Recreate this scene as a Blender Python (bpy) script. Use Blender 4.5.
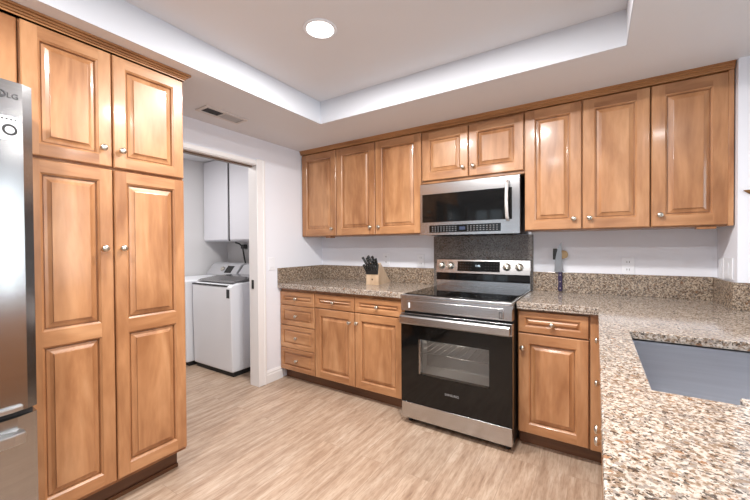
import bpy, bmesh, math, random
from mathutils import Vector, Matrix, Euler
random.seed(7)
for o in list(bpy.data.objects): bpy.data.objects.remove(o, do_unlink=True)
S = bpy.context.scene
COL = S.collection
R = math.radians

# ------------------------------------------------------------------ camera, sky, daylight, exposure
CAM = Vector((2.5546, -2.9134, 1.2599))
cd = bpy.data.cameras.new('camera'); cam = bpy.data.objects.new('camera', cd); COL.objects.link(cam)
cd.sensor_fit = 'HORIZONTAL'; cd.sensor_width = 36.0; cd.lens = 345.78 / 750 * 36.0
cd.clip_start = 0.01; cd.clip_end = 60
_a, _b, _r = R(32.598), R(-0.667), R(-0.368)
_F = Vector((-math.sin(_a) * math.cos(_b), math.cos(_a) * math.cos(_b), math.sin(_b)))
_Rt = Vector((math.cos(_a), math.sin(_a), 0)); _U = _Rt.cross(_F)
_R2 = _Rt * math.cos(_r) + _U * math.sin(_r); _U2 = _U * math.cos(_r) - _Rt * math.sin(_r)
_m = Matrix((_R2, _U2, -_F)).transposed().to_4x4(); _m.translation = CAM
cam.matrix_world = _m
S.camera = cam

w = bpy.data.worlds.new('sky'); S.world = w; w.use_nodes = True
bg = w.node_tree.nodes['Background']
bg.inputs[0].default_value = (0.80, 0.90, 1.0, 1); bg.inputs[1].default_value = 2.0

S.view_settings.view_transform = 'Standard'; S.view_settings.look = 'None'
S.view_settings.gamma = 1.0; S.view_settings.use_curve_mapping = False
S.view_settings.exposure = 0.04

def area(name, loc, rot, sx, sy, power, color, shape='RECTANGLE', spread=180):
    l = bpy.data.lights.new(name, 'AREA'); l.shape = shape; l.size = sx
    if shape == 'RECTANGLE': l.size_y = sy
    l.energy = power; l.color = color; l.spread = R(spread)
    o = bpy.data.objects.new(name, l); COL.objects.link(o); o.location = loc; o.rotation_euler = rot
    return o
# daylight through the glass door behind the camera, then fill lamps at added windows
area('daylight_glass_door', (0.62, -5.42, 1.10), (R(90), 0, R(180)), 0.62, 1.9, 26, (0.86, 0.93, 1.0))
area('fill_rear', (2.7, -5.42, 1.35), (R(90), 0, R(180)), 1.9, 1.5, 48, (0.90, 0.95, 1.0))  # wide fill lamp added behind the camera, at an unseen window
area('fill_fridge_band', (4.92, -1.14, 1.25), (R(90), 0, R(90)), 0.30, 1.6, 22, (0.90, 0.95, 1.0))  # added to put a bright vertical band in the fridge reflection
area('fill_side', (4.92, -3.5, 1.35), (R(90), 0, R(90)), 1.8, 1.7, 42, (0.90, 0.95, 1.0))  # side fill lamp added out of view to even the light
# recessed cans (the one in the frame has its fixture further down)
CAN = (1.0, 0.965, 0.93)
for n_, p_, e_ in (('can_light_tray_front', (1.33, -1.52, 2.392), 27), ('can_light_tray_far', (2.08, -1.60, 2.396), 34),
                   ('can_light_tray_rear', (1.33, -3.0, 2.396), 27), ('can_light_tray_near', (2.08, -3.0, 2.396), 12),
                   ('can_light_sink', (3.02, -1.62, 2.222), 7)):
    area(n_, p_, (0, 0, 0), 0.14, 0.14, e_, CAN, 'DISK')
area('laundry_fill', (-0.95, -1.35, 2.33), (0, 0, 0), 0.5, 0.3, 20, (1.0, 0.97, 0.95))  # unseen area light, added to brighten the enclosed laundry

# ------------------------------------------------------------------ materials
def lin(c):
    c = c / 255.0
    return c / 12.92 if c <= 0.04045 else ((c + 0.055) / 1.055) ** 2.4
def rgb(r, g, b): return (lin(r), lin(g), lin(b), 1)
def mat(name, col, rough=0.5, metal=0.0, spec=0.5, coat=0.0):
    m = bpy.data.materials.new(name); m.use_nodes = True
    p = m.node_tree.nodes['Principled BSDF']
    p.inputs['Base Color'].default_value = col; p.inputs['Roughness'].default_value = rough
    p.inputs['Metallic'].default_value = metal; p.inputs['Specular IOR Level'].default_value = spec
    if coat: p.inputs['Coat Weight'].default_value = coat; p.inputs['Coat Roughness'].default_value = 0.12
    return m
class NT:
    def __init__(s, m): s.t = m.node_tree; s.p = s.t.nodes['Principled BSDF']
    def n(s, typ, **kw):
        x = s.t.nodes.new(typ)
        for k, v in kw.items():
            if k in x.inputs.keys() if isinstance(k, str) else False: x.inputs[k].default_value = v
            else: setattr(x, k, v)
        return x
    def l(s, a, b): s.t.links.new(a, b)
def coords(t, scale, rnd=True):
    tc = t.n('ShaderNodeTexCoord'); mp = t.n('ShaderNodeMapping'); mp.inputs['Scale'].default_value = scale
    if rnd:
        oi = t.n('ShaderNodeObjectInfo'); ml = t.n('ShaderNodeVectorMath', operation='MULTIPLY_ADD')
        cb = t.n('ShaderNodeCombineXYZ'); t.l(oi.outputs['Random'], cb.inputs[0]); t.l(oi.outputs['Random'], cb.inputs[1]); t.l(oi.outputs['Random'], cb.inputs[2])
        t.l(cb.outputs[0], ml.inputs[0]); ml.inputs[1].default_value = (13, 17, 11); t.l(tc.outputs['Object'], ml.inputs[2])
        t.l(ml.outputs[0], mp.inputs['Vector'])
    else: t.l(tc.outputs['Object'], mp.inputs['Vector'])
    return mp.outputs[0]
def ramp(t, fac, stops, interp='LINEAR'):
    r = t.n('ShaderNodeValToRGB'); r.color_ramp.interpolation = interp
    e = r.color_ramp.elements
    while len(e) < len(stops): e.new(0.5)
    for el, (p, c) in zip(e, stops): el.position = p; el.color = c
    t.l(fac, r.inputs[0]); return r.outputs[0]
def mix(t, fac, a, b, mode='MIX'):
    m = t.n('ShaderNodeMix', data_type='RGBA', blend_type=mode)
    if isinstance(fac, (int, float)): m.inputs[0].default_value = fac
    else: t.l(fac, m.inputs[0])
    for i, v in ((6, a), (7, b)):
        if isinstance(v, tuple): m.inputs[i].default_value = v
        else: t.l(v, m.inputs[i])
    return m.outputs[2]

def wood(name, scale, c1, c2, c3):
    m = mat(name, c2, 0.34, 0, 0.5, 0.25); t = NT(m)
    v = coords(t, scale)
    a = t.n('ShaderNodeTexNoise'); a.inputs['Scale'].default_value = 1.0; a.inputs['Detail'].default_value = 4; a.inputs['Roughness'].default_value = 0.55; a.inputs['Distortion'].default_value = 0.7
    t.l(v, a.inputs['Vector'])
    base = ramp(t, a.outputs[0], [(0.32, c1), (0.52, c2), (0.72, c3)])
    v2 = coords(t, tuple(s * 6 for s in scale))
    b = t.n('ShaderNodeTexNoise'); b.inputs['Scale'].default_value = 1.0; b.inputs['Detail'].default_value = 3
    t.l(v2, b.inputs['Vector'])
    g = ramp(t, b.outputs[0], [(0.35, (0.84, 0.80, 0.76, 1)), (0.6, (1, 1, 1, 1))])
    col = mix(t, 0.55, base, g, 'MULTIPLY')
    v3 = coords(t, (7.0, 7.0, 3.6) if scale[2] < 2 else (3.6, 3.6, 7.0)); k = t.n('ShaderNodeTexNoise'); k.inputs['Scale'].default_value = 1.0; k.inputs['Detail'].default_value = 2
    t.l(v3, k.inputs['Vector'])
    mot = ramp(t, k.outputs[0], [(0.30, (0.76, 0.70, 0.64, 1)), (0.46, (0.97, 0.96, 0.95, 1)), (0.7, (1.08, 1.08, 1.08, 1))])
    col = mix(t, 0.75, col, mot, 'MULTIPLY')
    t.l(col, t.p.inputs['Base Color'])
    return m
W1, W2, W3 = rgb(156, 107, 70), rgb(183, 133, 92), rgb(201, 154, 113)
wood_v = wood('maple_vertical', (8, 8, 1.5), W1, W2, W3)
wood_h = wood('maple_horizontal', (1.6, 1.6, 9), W1, W2, W3)
wood_box = wood('maple_carcass', (7, 7, 0.9), rgb(140, 92, 55), rgb(164, 114, 72), rgb(178, 128, 84))
crown_m = wood('maple_crown', (1.2, 1.2, 30), rgb(158, 109, 68), rgb(184, 133, 88), rgb(200, 152, 106))
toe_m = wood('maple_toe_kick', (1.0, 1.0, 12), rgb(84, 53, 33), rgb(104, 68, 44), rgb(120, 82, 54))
block_m = wood('beech_block', (10, 10, 2), rgb(192, 164, 136), rgb(206, 180, 152), rgb(216, 193, 166))

def granite(name, cols, scale=1.0, rough=0.14):
    """cols: light, mid, brown, grey, dark, rust"""
    m = mat(name, cols[1], rough, 0, 0.5); t = NT(m)
    v = coords(t, (scale, scale, scale), False)
    def noise(sc, det, vec, rgh=0.6):
        q = t.n('ShaderNodeTexNoise'); q.inputs['Scale'].default_value = sc; q.inputs['Detail'].default_value = det; q.inputs['Roughness'].default_value = rgh
        t.l(vec, q.inputs['Vector']); return q
    wz = noise(95, 3, v)
    vm = t.n('ShaderNodeVectorMath', operation='MULTIPLY_ADD'); t.l(wz.outputs[1], vm.inputs[0]); vm.inputs[1].default_value = (0.016, 0.016, 0.016); t.l(v, vm.inputs[2])
    base = ramp(t, noise(85, 4, v, 0.65).outputs[0], [(0.36, cols[2]), (0.45, cols[1]), (0.55, cols[0]), (0.66, tuple(min(1, c * 1.12) for c in cols[0][:3]) + (1,))])
    def fleck(sc, lo, hi, src, colr):
        nonlocal base
        a = t.n('ShaderNodeTexVoronoi'); a.inputs['Scale'].default_value = sc; t.l(vm.outputs[0], a.inputs['Vector'])
        sp = t.n('ShaderNodeSeparateColor'); t.l(a.outputs['Color'], sp.inputs[0])
        g = t.n('ShaderNodeMath', operation='GREATER_THAN'); t.l(sp.outputs[src], g.inputs[0]); g.inputs[1].default_value = lo
        h = t.n('ShaderNodeMath', operation='LESS_THAN'); t.l(sp.outputs[src], h.inputs[0]); h.inputs[1].default_value = hi
        k = t.n('ShaderNodeMath', operation='MULTIPLY'); t.l(g.outputs[0], k.inputs[0]); t.l(h.outputs[0], k.inputs[1])
        k2 = t.n('ShaderNodeMath', operation='MULTIPLY'); t.l(k.outputs[0], k2.inputs[0]); k2.inputs[1].default_value = 0.82
        base = mix(t, k2.outputs[0], base, colr)
    fleck(105, 0.0, 0.17, 0, cols[3]); fleck(105, 0.80, 1.0, 0, cols[2]); fleck(130, 0.0, 0.16, 1, cols[0])
    fleck(70, 0.972, 1.0, 2, cols[5]); fleck(150, 0.0, 0.09, 0, cols[4]); fleck(230, 0.0, 0.07, 1, cols[4])
    tone = ramp(t, noise(16, 3, v).outputs[0], [(0.35, (0.88, 0.87, 0.86, 1)), (0.65, (1.05, 1.05, 1.04, 1))])
    col = mix(t, 1.0, base, tone, 'MULTIPLY')
    t.l(col, t.p.inputs['Base Color']); return m
granite_m = granite('granite', [rgb(190, 181, 172), rgb(158, 142, 128), rgb(124, 103, 85), rgb(134, 126, 120), rgb(48, 41, 37), rgb(146, 102, 68)], 1.25, 0.09)
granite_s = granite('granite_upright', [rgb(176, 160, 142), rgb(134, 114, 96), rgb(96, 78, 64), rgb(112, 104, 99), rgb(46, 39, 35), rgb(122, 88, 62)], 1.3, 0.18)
granite_shade = granite('granite_shaded', [rgb(132, 126, 122), rgb(104, 97, 93), rgb(82, 75, 71), rgb(112, 108, 108), rgb(50, 46, 44), rgb(104, 84, 70)], 1.3, 0.22)  # darker copy of the granite, shade of the microwave put into its colour

def steel(name, col, rough, scale, aniso=0.0):
    m = mat(name, col, rough, 1.0); t = NT(m)
    v = coords(t, scale); a = t.n('ShaderNodeTexNoise'); a.inputs['Scale'].default_value = 1; a.inputs['Detail'].default_value = 3
    t.l(v, a.inputs['Vector'])
    c = ramp(t, a.outputs[0], [(0.3, tuple(x * 0.95 for x in col[:3]) + (1,)), (0.7, tuple(min(1, x * 1.04) for x in col[:3]) + (1,))])
    t.l(c, t.p.inputs['Base Color'])
    if aniso:
        tg = t.n('ShaderNodeTangent', direction_type='RADIAL', axis='Z'); t.l(tg.outputs[0], t.p.inputs['Tangent'])
        t.p.inputs['Anisotropic'].default_value = aniso
    return m
steel_h = steel('brushed_steel_horizontal', (0.53, 0.53, 0.535, 1), 0.22, (3, 3, 260), 0.6)
steel_v = steel('brushed_steel_fridge', (0.40, 0.40, 0.405, 1), 0.20, (3, 3, 200))
steel_pull = steel('fridge_handle_steel', (0.50, 0.50, 0.50, 1), 0.34, (3, 3, 60))
steel_sink = steel('sink_steel', (0.64, 0.66, 0.71, 1), 0.36, (3, 3, 90))
chrome = mat('satin_nickel', (0.62, 0.58, 0.51, 1), 0.30, 1.0)
handle_m = mat('polished_steel', (0.82, 0.81, 0.80, 1), 0.36, 1.0)
black_glass = mat('black_glass', (0.005, 0.005, 0.005, 1), 0.06, 0, 0.36)
alu_m = mat('satin_aluminium', (0.86, 0.86, 0.86, 1), 0.42, 0.7)
black_m = mat('black_enamel', (0.012, 0.012, 0.012, 1), 0.6)
dark_m = mat('dark_grey', (0.03, 0.03, 0.032, 1), 0.5)
plastic_b = mat('black_plastic', (0.018, 0.018, 0.018, 1), 0.4)
key_m = mat('key_print', rgb(118, 118, 122), 0.5)
key_dim = mat('key_print_dim', rgb(48, 48, 50), 0.4)
white_m = mat('white_plastic', rgb(234, 236, 242), 0.35)
appl_w = mat('white_appliance', rgb(226, 228, 233), 0.3)
cab_w = mat('white_cabinet', rgb(216, 216, 222), 0.45)
trim_m = mat('white_trim_paint', rgb(232, 231, 232), 0.4)
grey_p = mat('grey_plastic', rgb(176, 176, 180), 0.4)
cavity_m = mat('oven_enamel', rgb(214, 212, 210), 0.5)
purple_m = mat('purple_handle', rgb(44, 32, 66), 0.35)
tan_m = mat('tan_wood_knob', rgb(188, 160, 120), 0.5)
blade_m = mat('blade_steel', (0.30, 0.30, 0.31, 1), 0.35, 1.0)
leaf_m = mat('bronze_leaf', rgb(130, 92, 52), 0.45, 0.3)
logo_m = mat('logo_grey', rgb(58, 58, 62), 0.4)
ink_m = mat('label_ink', rgb(44, 44, 46), 0.6)

def paint(name, col, bump=0.0, rough=0.75):
    m = mat(name, col, rough, 0, 0.25); t = NT(m)
    if bump:
        v = coords(t, (1, 1, 1), False); a = t.n('ShaderNodeTexNoise'); a.inputs['Scale'].default_value = 9; a.inputs['Detail'].default_value = 5; t.l(v, a.inputs['Vector'])
        b = t.n('ShaderNodeBump'); b.inputs['Strength'].default_value = bump; b.inputs['Distance'].default_value = 0.01; t.l(a.outputs[0], b.inputs['Height']); t.l(b.outputs[0], t.p.inputs['Normal'])
    return m
wall_m = paint('wall_paint', rgb(231, 233, 241), 0.05)
ceil_m = paint('ceiling_paint', rgb(222, 223, 227), 0.16, 0.6)
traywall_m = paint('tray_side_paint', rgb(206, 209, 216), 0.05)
laundry_m = paint('laundry_paint', rgb(214, 212, 212), 0.03)

def floor_mat():
    m = mat('wood_look_floor', rgb(190, 170, 150), 0.36, 0, 0.45); t = NT(m)
    tc = t.n('ShaderNodeTexCoord')
    mp = t.n('ShaderNodeMapping'); mp.inputs['Rotation'].default_value = (0, 0, R(90)); t.l(tc.outputs['Object'], mp.inputs['Vector'])
    br = t.n('ShaderNodeTexBrick'); br.offset = 0.37; br.inputs['Scale'].default_value = 1; br.inputs['Brick Width'].default_value = 1.22; br.inputs['Row Height'].default_value = 0.152
    br.inputs['Mortar Size'].default_value = 0.0012; br.inputs['Color1'].default_value = (0, 0, 0, 1); br.inputs['Color2'].default_value = (1, 1, 1, 1); br.inputs['Mortar'].default_value = (0.5, 0.5, 0.5, 1)
    t.l(mp.outputs[0], br.inputs['Vector'])
    sc = t.n('ShaderNodeVectorMath', operation='MULTIPLY_ADD'); t.l(br.outputs['Color'], sc.inputs[0]); sc.inputs[1].default_value = (3.1, 5.3, 0); t.l(tc.outputs['Object'], sc.inputs[2])
    def nz(scale, det, dist=0.0):
        q = t.n('ShaderNodeMapping'); q.inputs['Scale'].default_value = scale; t.l(sc.outputs[0], q.inputs['Vector'])
        a = t.n('ShaderNodeTexNoise'); a.inputs['Scale'].default_value = 1; a.inputs['Detail'].default_value = det; a.inputs['Roughness'].default_value = 0.6; a.inputs['Distortion'].default_value = dist; t.l(q.outputs[0], a.inputs['Vector'])
        return a.outputs[0]
    base = ramp(t, nz((30, 2.8, 1), 7, 0.0), [(0.28, rgb(142, 116, 97)), (0.45, rgb(170, 146, 126)), (0.6, rgb(187, 166, 147)), (0.75, rgb(202, 186, 170))])
    fine = ramp(t, nz((130, 16, 1), 6, 0.0), [(0.36, (0.74, 0.70, 0.66, 1)), (0.52, (1, 1, 1, 1)), (0.7, (1.07, 1.07, 1.07, 1))])
    col = mix(t, 0.75, base, fine, 'MULTIPLY')
    tone = ramp(t, br.outputs['Color'], [(0.0, (0.96, 0.96, 0.96, 1)), (1.0, (1.03, 1.02, 1.01, 1))])
    col = mix(t, 1.0, col, tone, 'MULTIPLY')
    mf = t.n('ShaderNodeMath', operation='MULTIPLY'); t.l(br.outputs['Fac'], mf.inputs[0]); mf.inputs[1].default_value = 0.5; col = mix(t, mf.outputs[0], col, rgb(130, 110, 94))
    t.l(col, t.p.inputs['Base Color'])
    b = t.n('ShaderNodeBump'); b.inputs['Strength'].default_value = 0.12; b.inputs['Distance'].default_value = 0.002; t.l(nz((95, 16, 1), 4), b.inputs['Height']); t.l(b.outputs[0], t.p.inputs['Normal'])
    return m
floor_m = floor_mat()

def emis(name, col, s):
    m = bpy.data.materials.new(name); m.use_nodes = True; nt = m.node_tree; nt.nodes.clear()
    e = nt.nodes.new('ShaderNodeEmission'); e.inputs[0].default_value = col; e.inputs[1].default_value = s
    o = nt.nodes.new('ShaderNodeOutputMaterial'); nt.links.new(e.outputs[0], o.inputs[0]); return m
lamp_m = emis('lamp_glow', (1, 0.97, 0.93, 1), 6.0)
digit_m = emis('display_glow', (0.75, 0.88, 1.0, 1), 1.6)
def glass(name, tint, gl=0.06, rough=0.02):
    m = bpy.data.materials.new(name); m.use_nodes = True; nt = m.node_tree; nt.nodes.clear()
    tr = nt.nodes.new('ShaderNodeBsdfTransparent'); tr.inputs[0].default_value = tint
    g = nt.nodes.new('ShaderNodeBsdfGlossy'); g.inputs['Roughness'].default_value = rough
    fr = nt.nodes.new('ShaderNodeFresnel'); fr.inputs[0].default_value = 1.45
    mx = nt.nodes.new('ShaderNodeMixShader'); o = nt.nodes.new('ShaderNodeOutputMaterial')
    nt.links.new(fr.outputs[0], mx.inputs[0]); nt.links.new(tr.outputs[0], mx.inputs[1]); nt.links.new(g.outputs[0], mx.inputs[2]); nt.links.new(mx.outputs[0], o.inputs[0])
    return m
oven_glass = glass('tinted_oven_glass', (0.93, 0.92, 0.91, 1))
clear_glass = glass('clear_glass', (0.95, 0.97, 0.97, 1))

# ------------------------------------------------------------------ mesh helpers
class MB:
    def __init__(s): s.b = bmesh.new()
    def box(s, x0, x1, y0, y1, z0, z1, bev=0.0, mi=0):
        r = bmesh.ops.create_cube(s.b, size=1.0)
        vs = r['verts']
        for v in vs: v.co = Vector(((x0 + x1) / 2 + v.co.x * (x1 - x0), (y0 + y1) / 2 + v.co.y * (y1 - y0), (z0 + z1) / 2 + v.co.z * (z1 - z0)))
        fs = {f for v in vs for f in v.link_faces}
        for f in fs: f.material_index = mi
        if bev:
            es = {e for v in vs for e in v.link_edges}
            q = bmesh.ops.bevel(s.b, geom=list(es), offset=bev, segments=2, affect='EDGES', profile=0.5)
            for f in q['faces']: f.material_index = mi; f.smooth = True
        return s
    def poly(s, pts, d, mi=0, smooth=False):
        """prism: pts a planar loop, d the extrusion vector"""
        d = Vector(d); a = [s.b.verts.new(Vector(p)) for p in pts]; c = [s.b.verts.new(Vector(p) + d) for p in pts]
        n = len(pts); fs = [s.b.faces.new(a), s.b.faces.new(c[::-1])]
        for i in range(n):
            f = s.b.faces.new((a[i], c[i], c[(i + 1) % n], a[(i + 1) % n])); f.smooth = smooth; fs.append(f)
        for f in fs: f.material_index = mi
        return s
    def quad(s, pts, mi=0):
        f = s.b.faces.new([s.b.verts.new(Vector(p)) for p in pts]); f.material_index = mi; return s
    def lathe(s, prof, loc, axis='Z', seg=20, mi=0, smooth=True):
        """prof: list of (radius, height along axis)"""
        ax = {'X': Vector((1, 0, 0)), '-X': Vector((-1, 0, 0)), 'Y': Vector((0, 1, 0)), '-Y': Vector((0, -1, 0)), 'Z': Vector((0, 0, 1)), '-Z': Vector((0, 0, -1))}.get(axis, axis) if isinstance(axis, str) else Vector(axis).normalized()
        q = ax.to_track_quat('Z', 'Y'); rings = []
        for r, h in prof:
            if r < 1e-6: rings.append([s.b.verts.new(q @ Vector((0, 0, h)) + Vector(loc))])
            else: rings.append([s.b.verts.new(q @ Vector((r * math.cos(2 * math.pi * i / seg), r * math.sin(2 * math.pi * i / seg), h)) + Vector(loc)) for i in range(seg)])
        for A, B in zip(rings, rings[1:]):
            for i in range(seg):
                j = (i + 1) % seg
                if len(A) == 1 and len(B) == 1: continue
                if len(A) == 1: f = s.b.faces.new((A[0], B[i], B[j]))
                elif len(B) == 1: f = s.b.faces.new((A[i], A[j], B[0]))
                else: f = s.b.faces.new((A[i], A[j], B[j], B[i]))
                f.smooth = smooth; f.material_index = mi
        for k in (0, -1):
            if len(rings[k]) > 1:
                f = s.b.faces.new(rings[k][::-1] if k == 0 else rings[k]); f.material_index = mi
        return s
    def cyl(s, p0, p1, r, seg=14, mi=0):
        p0, p1 = Vector(p0), Vector(p1); return s.lathe([(r, 0), (r, (p1 - p0).length)], p0, (p1 - p0), seg, mi)
    def tube(s, pts, r, seg=10, mi=0):
        pts = [Vector(p) for p in pts]; rings = []; q = None; pd = None
        for i, p in enumerate(pts):
            d = (pts[min(i + 1, len(pts) - 1)] - pts[max(i - 1, 0)]).normalized(); q = d.to_track_quat('Z', 'Y') if q is None else pd.rotation_difference(d) @ q; pd = d
            rings.append([s.b.verts.new(p + q @ Vector((r * math.cos(2 * math.pi * k / seg), r * math.sin(2 * math.pi * k / seg), 0))) for k in range(seg)])
        for A, B in zip(rings, rings[1:]):
            for k in range(seg):
                f = s.b.faces.new((A[k], A[(k + 1) % seg], B[(k + 1) % seg], B[k])); f.smooth = True; f.material_index = mi
        s.b.faces.new(rings[0][::-1]); s.b.faces.new(rings[-1]); return s
    def slab_cells(s, xs, ys, keep, z0, z1):
        vv = {}
        def V(i, j):
            if (i, j) not in vv: vv[i, j] = s.b.verts.new((xs[i], ys[j], z0))
            return vv[i, j]
        fs = [s.b.faces.new((V(i, j), V(i, j + 1), V(i + 1, j + 1), V(i + 1, j))) for i in range(len(xs) - 1) for j in range(len(ys) - 1) if keep((xs[i] + xs[i + 1]) / 2, (ys[j] + ys[j + 1]) / 2)]
        r = bmesh.ops.extrude_face_region(s.b, geom=fs)
        for g in r['geom']:
            if isinstance(g, bmesh.types.BMVert): g.co.z = z1
        for f in fs:
            if not f.is_valid: continue
        # keep the lower faces too
        return s
def obj(name, mb, mats, parent=None, local=False, norm=True):
    off = Vector((0, 0, 0))
    if parent is not None and not local:
        q = parent
        while q is not None: off += q.location; q = q.parent
    if off.length: bmesh.ops.translate(mb.b, verts=mb.b.verts[:], vec=-off)
    if norm: bmesh.ops.recalc_face_normals(mb.b, faces=mb.b.faces[:])
    me = bpy.data.meshes.new(name); mb.b.to_mesh(me); mb.b.free()
    for m in (mats if isinstance(mats, (list, tuple)) else [mats]): me.materials.append(m)
    o = bpy.data.objects.new(name, me); COL.objects.link(o)
    if parent is not None: o.parent = parent
    return o
def tag(o, label=None, cat=None, group=None, kind=None):
    if label: o['label'] = label
    if cat: o['category'] = cat
    if group: o['group'] = group
    if kind: o['kind'] = kind
    return o
def thing(name, label, cat, loc, group=None, rz=0.0):
    o = bpy.data.objects.new(name, None); COL.objects.link(o); o.location = loc; o.rotation_euler = (0, 0, rz); o.empty_display_size = 0.05
    return tag(o, label, cat, group)
def struct(name, mb, m): return tag(obj(name, mb, m), kind='structure')
def bevel(o, wdt, seg=2):
    md = o.modifiers.new('bevel', 'BEVEL'); md.width = wdt; md.segments = seg; md.limit_method = 'ANGLE'; md.angle_limit = R(40); return o
def text(name, s, size, loc, rot, m, parent, depth=0.0006):
    c = bpy.data.curves.new(name, 'FONT'); c.body = s; c.size = size; c.extrude = depth; c.align_x = 'CENTER'; c.align_y = 'CENTER'
    t = bpy.data.objects.new(name, c); COL.objects.link(t)
    bpy.context.view_layer.update()
    me = bpy.data.meshes.new_from_object(t.evaluated_get(bpy.context.evaluated_depsgraph_get()))
    bpy.data.objects.remove(t, do_unlink=True)
    me.materials.clear(); me.materials.append(m)
    o = bpy.data.objects.new(name, me); COL.objects.link(o)
    off = Vector((0, 0, 0)); q = parent
    while q is not None: off += q.location; q = q.parent
    o.location = Vector(loc) - off; o.rotation_euler = rot; o.parent = parent
    return o

# A face frame: origin o, u across, v up (world z), n outward
class Fr:
    def __init__(s, o, u, n): s.o, s.u, s.n = Vector(o), Vector(u), Vector(n)
    def p(s, u, v, w): return s.o + s.u * u + Vector((0, 0, 1)) * v + s.n * w
BACK = lambda x, y: Fr((x, y, 0), (1, 0, 0), (0, -1, 0))     # faces the camera side
LEFTF = lambda x, y: Fr((x, y, 0), (0, 1, 0), (1, 0, 0))     # faces +x
RIGHTF = lambda x, y: Fr((x, y, 0), (0, -1, 0), (-1, 0, 0))  # faces -x

def panel_front(fr, u0, u1, v0, v1, t, fw, panels=None, raise_w=0.024, groove=0.0155, horiz=False):
    """raised-panel door or drawer front; material 0 stiles/panel, 1 rails"""
    m = MB(); b = m.b
    P = lambda u, v, w_: b.verts.new(fr.p(u, v, w_))
    if panels is None: panels = [(v0 + fw, v1 - fw)]
    pu0, pu1 = u0 + fw, u1 - fw
    e = 0.004
    def rect(a0, a1, c0, c1, w_): return [P(a0, c0, w_), P(a1, c0, w_), P(a1, c1, w_), P(a0, c1, w_)]
    def band(A, B, mi=0, smooth=False):
        for i in range(4):
            j = (i + 1) % 4; f = b.faces.new((A[i], A[j], B[j], B[i])); f.material_index = mi if not isinstance(mi, tuple) else mi[i]; f.smooth = smooth
    r0 = rect(u0, u1, v0, v1, 0); r1 = rect(u0, u1, v0, v1, t - e); r2 = rect(u0 + e, u1 - e, v0 + e, v1 - e, t)
    band(r0, r1); band(r1, r2); b.faces.new(r0[::-1])
    # stiles and rails on the front plane
    def q(a0, a1, c0, c1, mi):
        f = b.faces.new(rect(a0, a1, c0, c1, t)); f.material_index = mi
    mv, mh = (1, 1) if horiz else (0, 1)
    q(u0 + e, pu0, v0 + e, v1 - e, mv); q(pu1, u1 - e, v0 + e, v1 - e, mv)
    ed = [v0 + e]
    for a, c in panels: ed += [a, c]
    ed.append(v1 - e)
    for k in range(0, len(ed), 2): q(pu0, pu1, ed[k], ed[k + 1], mh)
    mp = 1 if horiz else 0
    for a, c in panels:
        rings = [(0, t), (0.002, t - 0.002), (0.008, t - groove * .45), (0.0085, t - groove * 1.25), (0.0135, t - groove * 1.25), (0.014, t - groove * .92), (0.0125 + raise_w * .5, t - groove * .74), (0.0125 + raise_w, t - groove * .36), (0.0132 + raise_w, t - groove * .06), (0.015 + raise_w, t - 0.0003)]
        prev = None
        for ins, w_ in rings:
            rr = rect(pu0 + ins, pu1 - ins, a + ins, c - ins, w_)
            if prev: band(prev, rr, mp)
            prev = rr
        f = b.faces.new(prev); f.material_index = mp
    bmesh.ops.remove_doubles(b, verts=b.verts[:], dist=1e-5)
    return m
def knob(fr, u, v, w0, parent, r=0.0155):
    m = MB().lathe([(0.009, 0), (0.008, 0.003), (0.006, 0.006), (0.0058, 0.013), (r * 0.8, 0.017), (r, 0.022), (r * 0.97, 0.026), (r * 0.72, 0.0295), (r * 0.3, 0.031), (0, 0.0313)], fr.p(u, v, w0), fr.n, 18)
    return obj('knob', m, chrome, parent)
DT = 0.022
def door(fr, u0, u1, v0, v1, parent, kn=None, fw=0.058, panels=None, name='door'):
    o = obj(name, panel_front(fr, u0 + 0.0015, u1 - 0.0015, v0, v1, DT, fw, panels), [wood_v, wood_h], parent)
    if kn: knob(fr, kn[0], kn[1], DT, o)
    return o
def drawer(fr, u0, u1, v0, v1, parent, fw=0.034, kv=None):
    o = obj('drawer', panel_front(fr, u0 + 0.0015, u1 - 0.0015, v0, v1, DT, fw, None, 0.010, 0.010, True), [wood_v, wood_h], parent)
    knob(fr, (u0 + u1) / 2, kv if kv else (v0 + v1) / 2, DT, o, 0.0145)
    return o

# ------------------------------------------------------------------ the setting
ZS, ZT = 2.228, 2.403
XR, YJ = 3.18, -0.359
XW, YB, XL = 4.7, -5.3, -1.70
struct('floor', MB().box(XL - .1, XW + .1, YB - .1, 0.1, -0.08, 0.0), floor_m)
m = MB(); m.slab_cells([0.0, 0.712, 2.682, XW], [YB, -4.1, -0.822, 0.0], lambda x, y: not (0.712 < x < 2.682 and -4.1 < y < -0.822), ZS, ZT)
struct('ceiling', m, ceil_m)
struct('ceiling_tray', MB().box(0.60, 2.80, -4.2, -0.70, ZT, ZT + 0.05), ceil_m)
m = MB()
for a in ((0.712, 0.716, -4.1, -0.822), (2.678, 2.682, -4.1, -0.822), (0.712, 2.682, -0.826, -0.822), (0.712, 2.682, -4.1, -4.096)): m.box(a[0], a[1], a[2], a[3], ZS, ZT)
struct('trim_1', m, traywall_m)
struct('wall_back', MB().box(XL - .1, XW + .1, 0, 0.1, 0, ZT + .05), wall_m)
OY0, OY1, OZ = -1.72, -0.866, 1.998
m = MB(); m.box(-0.10, 0, OY1, 0, 0, 2.42); m.box(-0.10, 0, YB, OY0, 0, 2.42); m.box(-0.10, 0, OY0, OY1, OZ, 2.42)
struct('wall_left', m, wall_m)
struct('wall_return', MB().box(XR, XW, YJ, 0.0, 0, ZS), wall_m)
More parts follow.
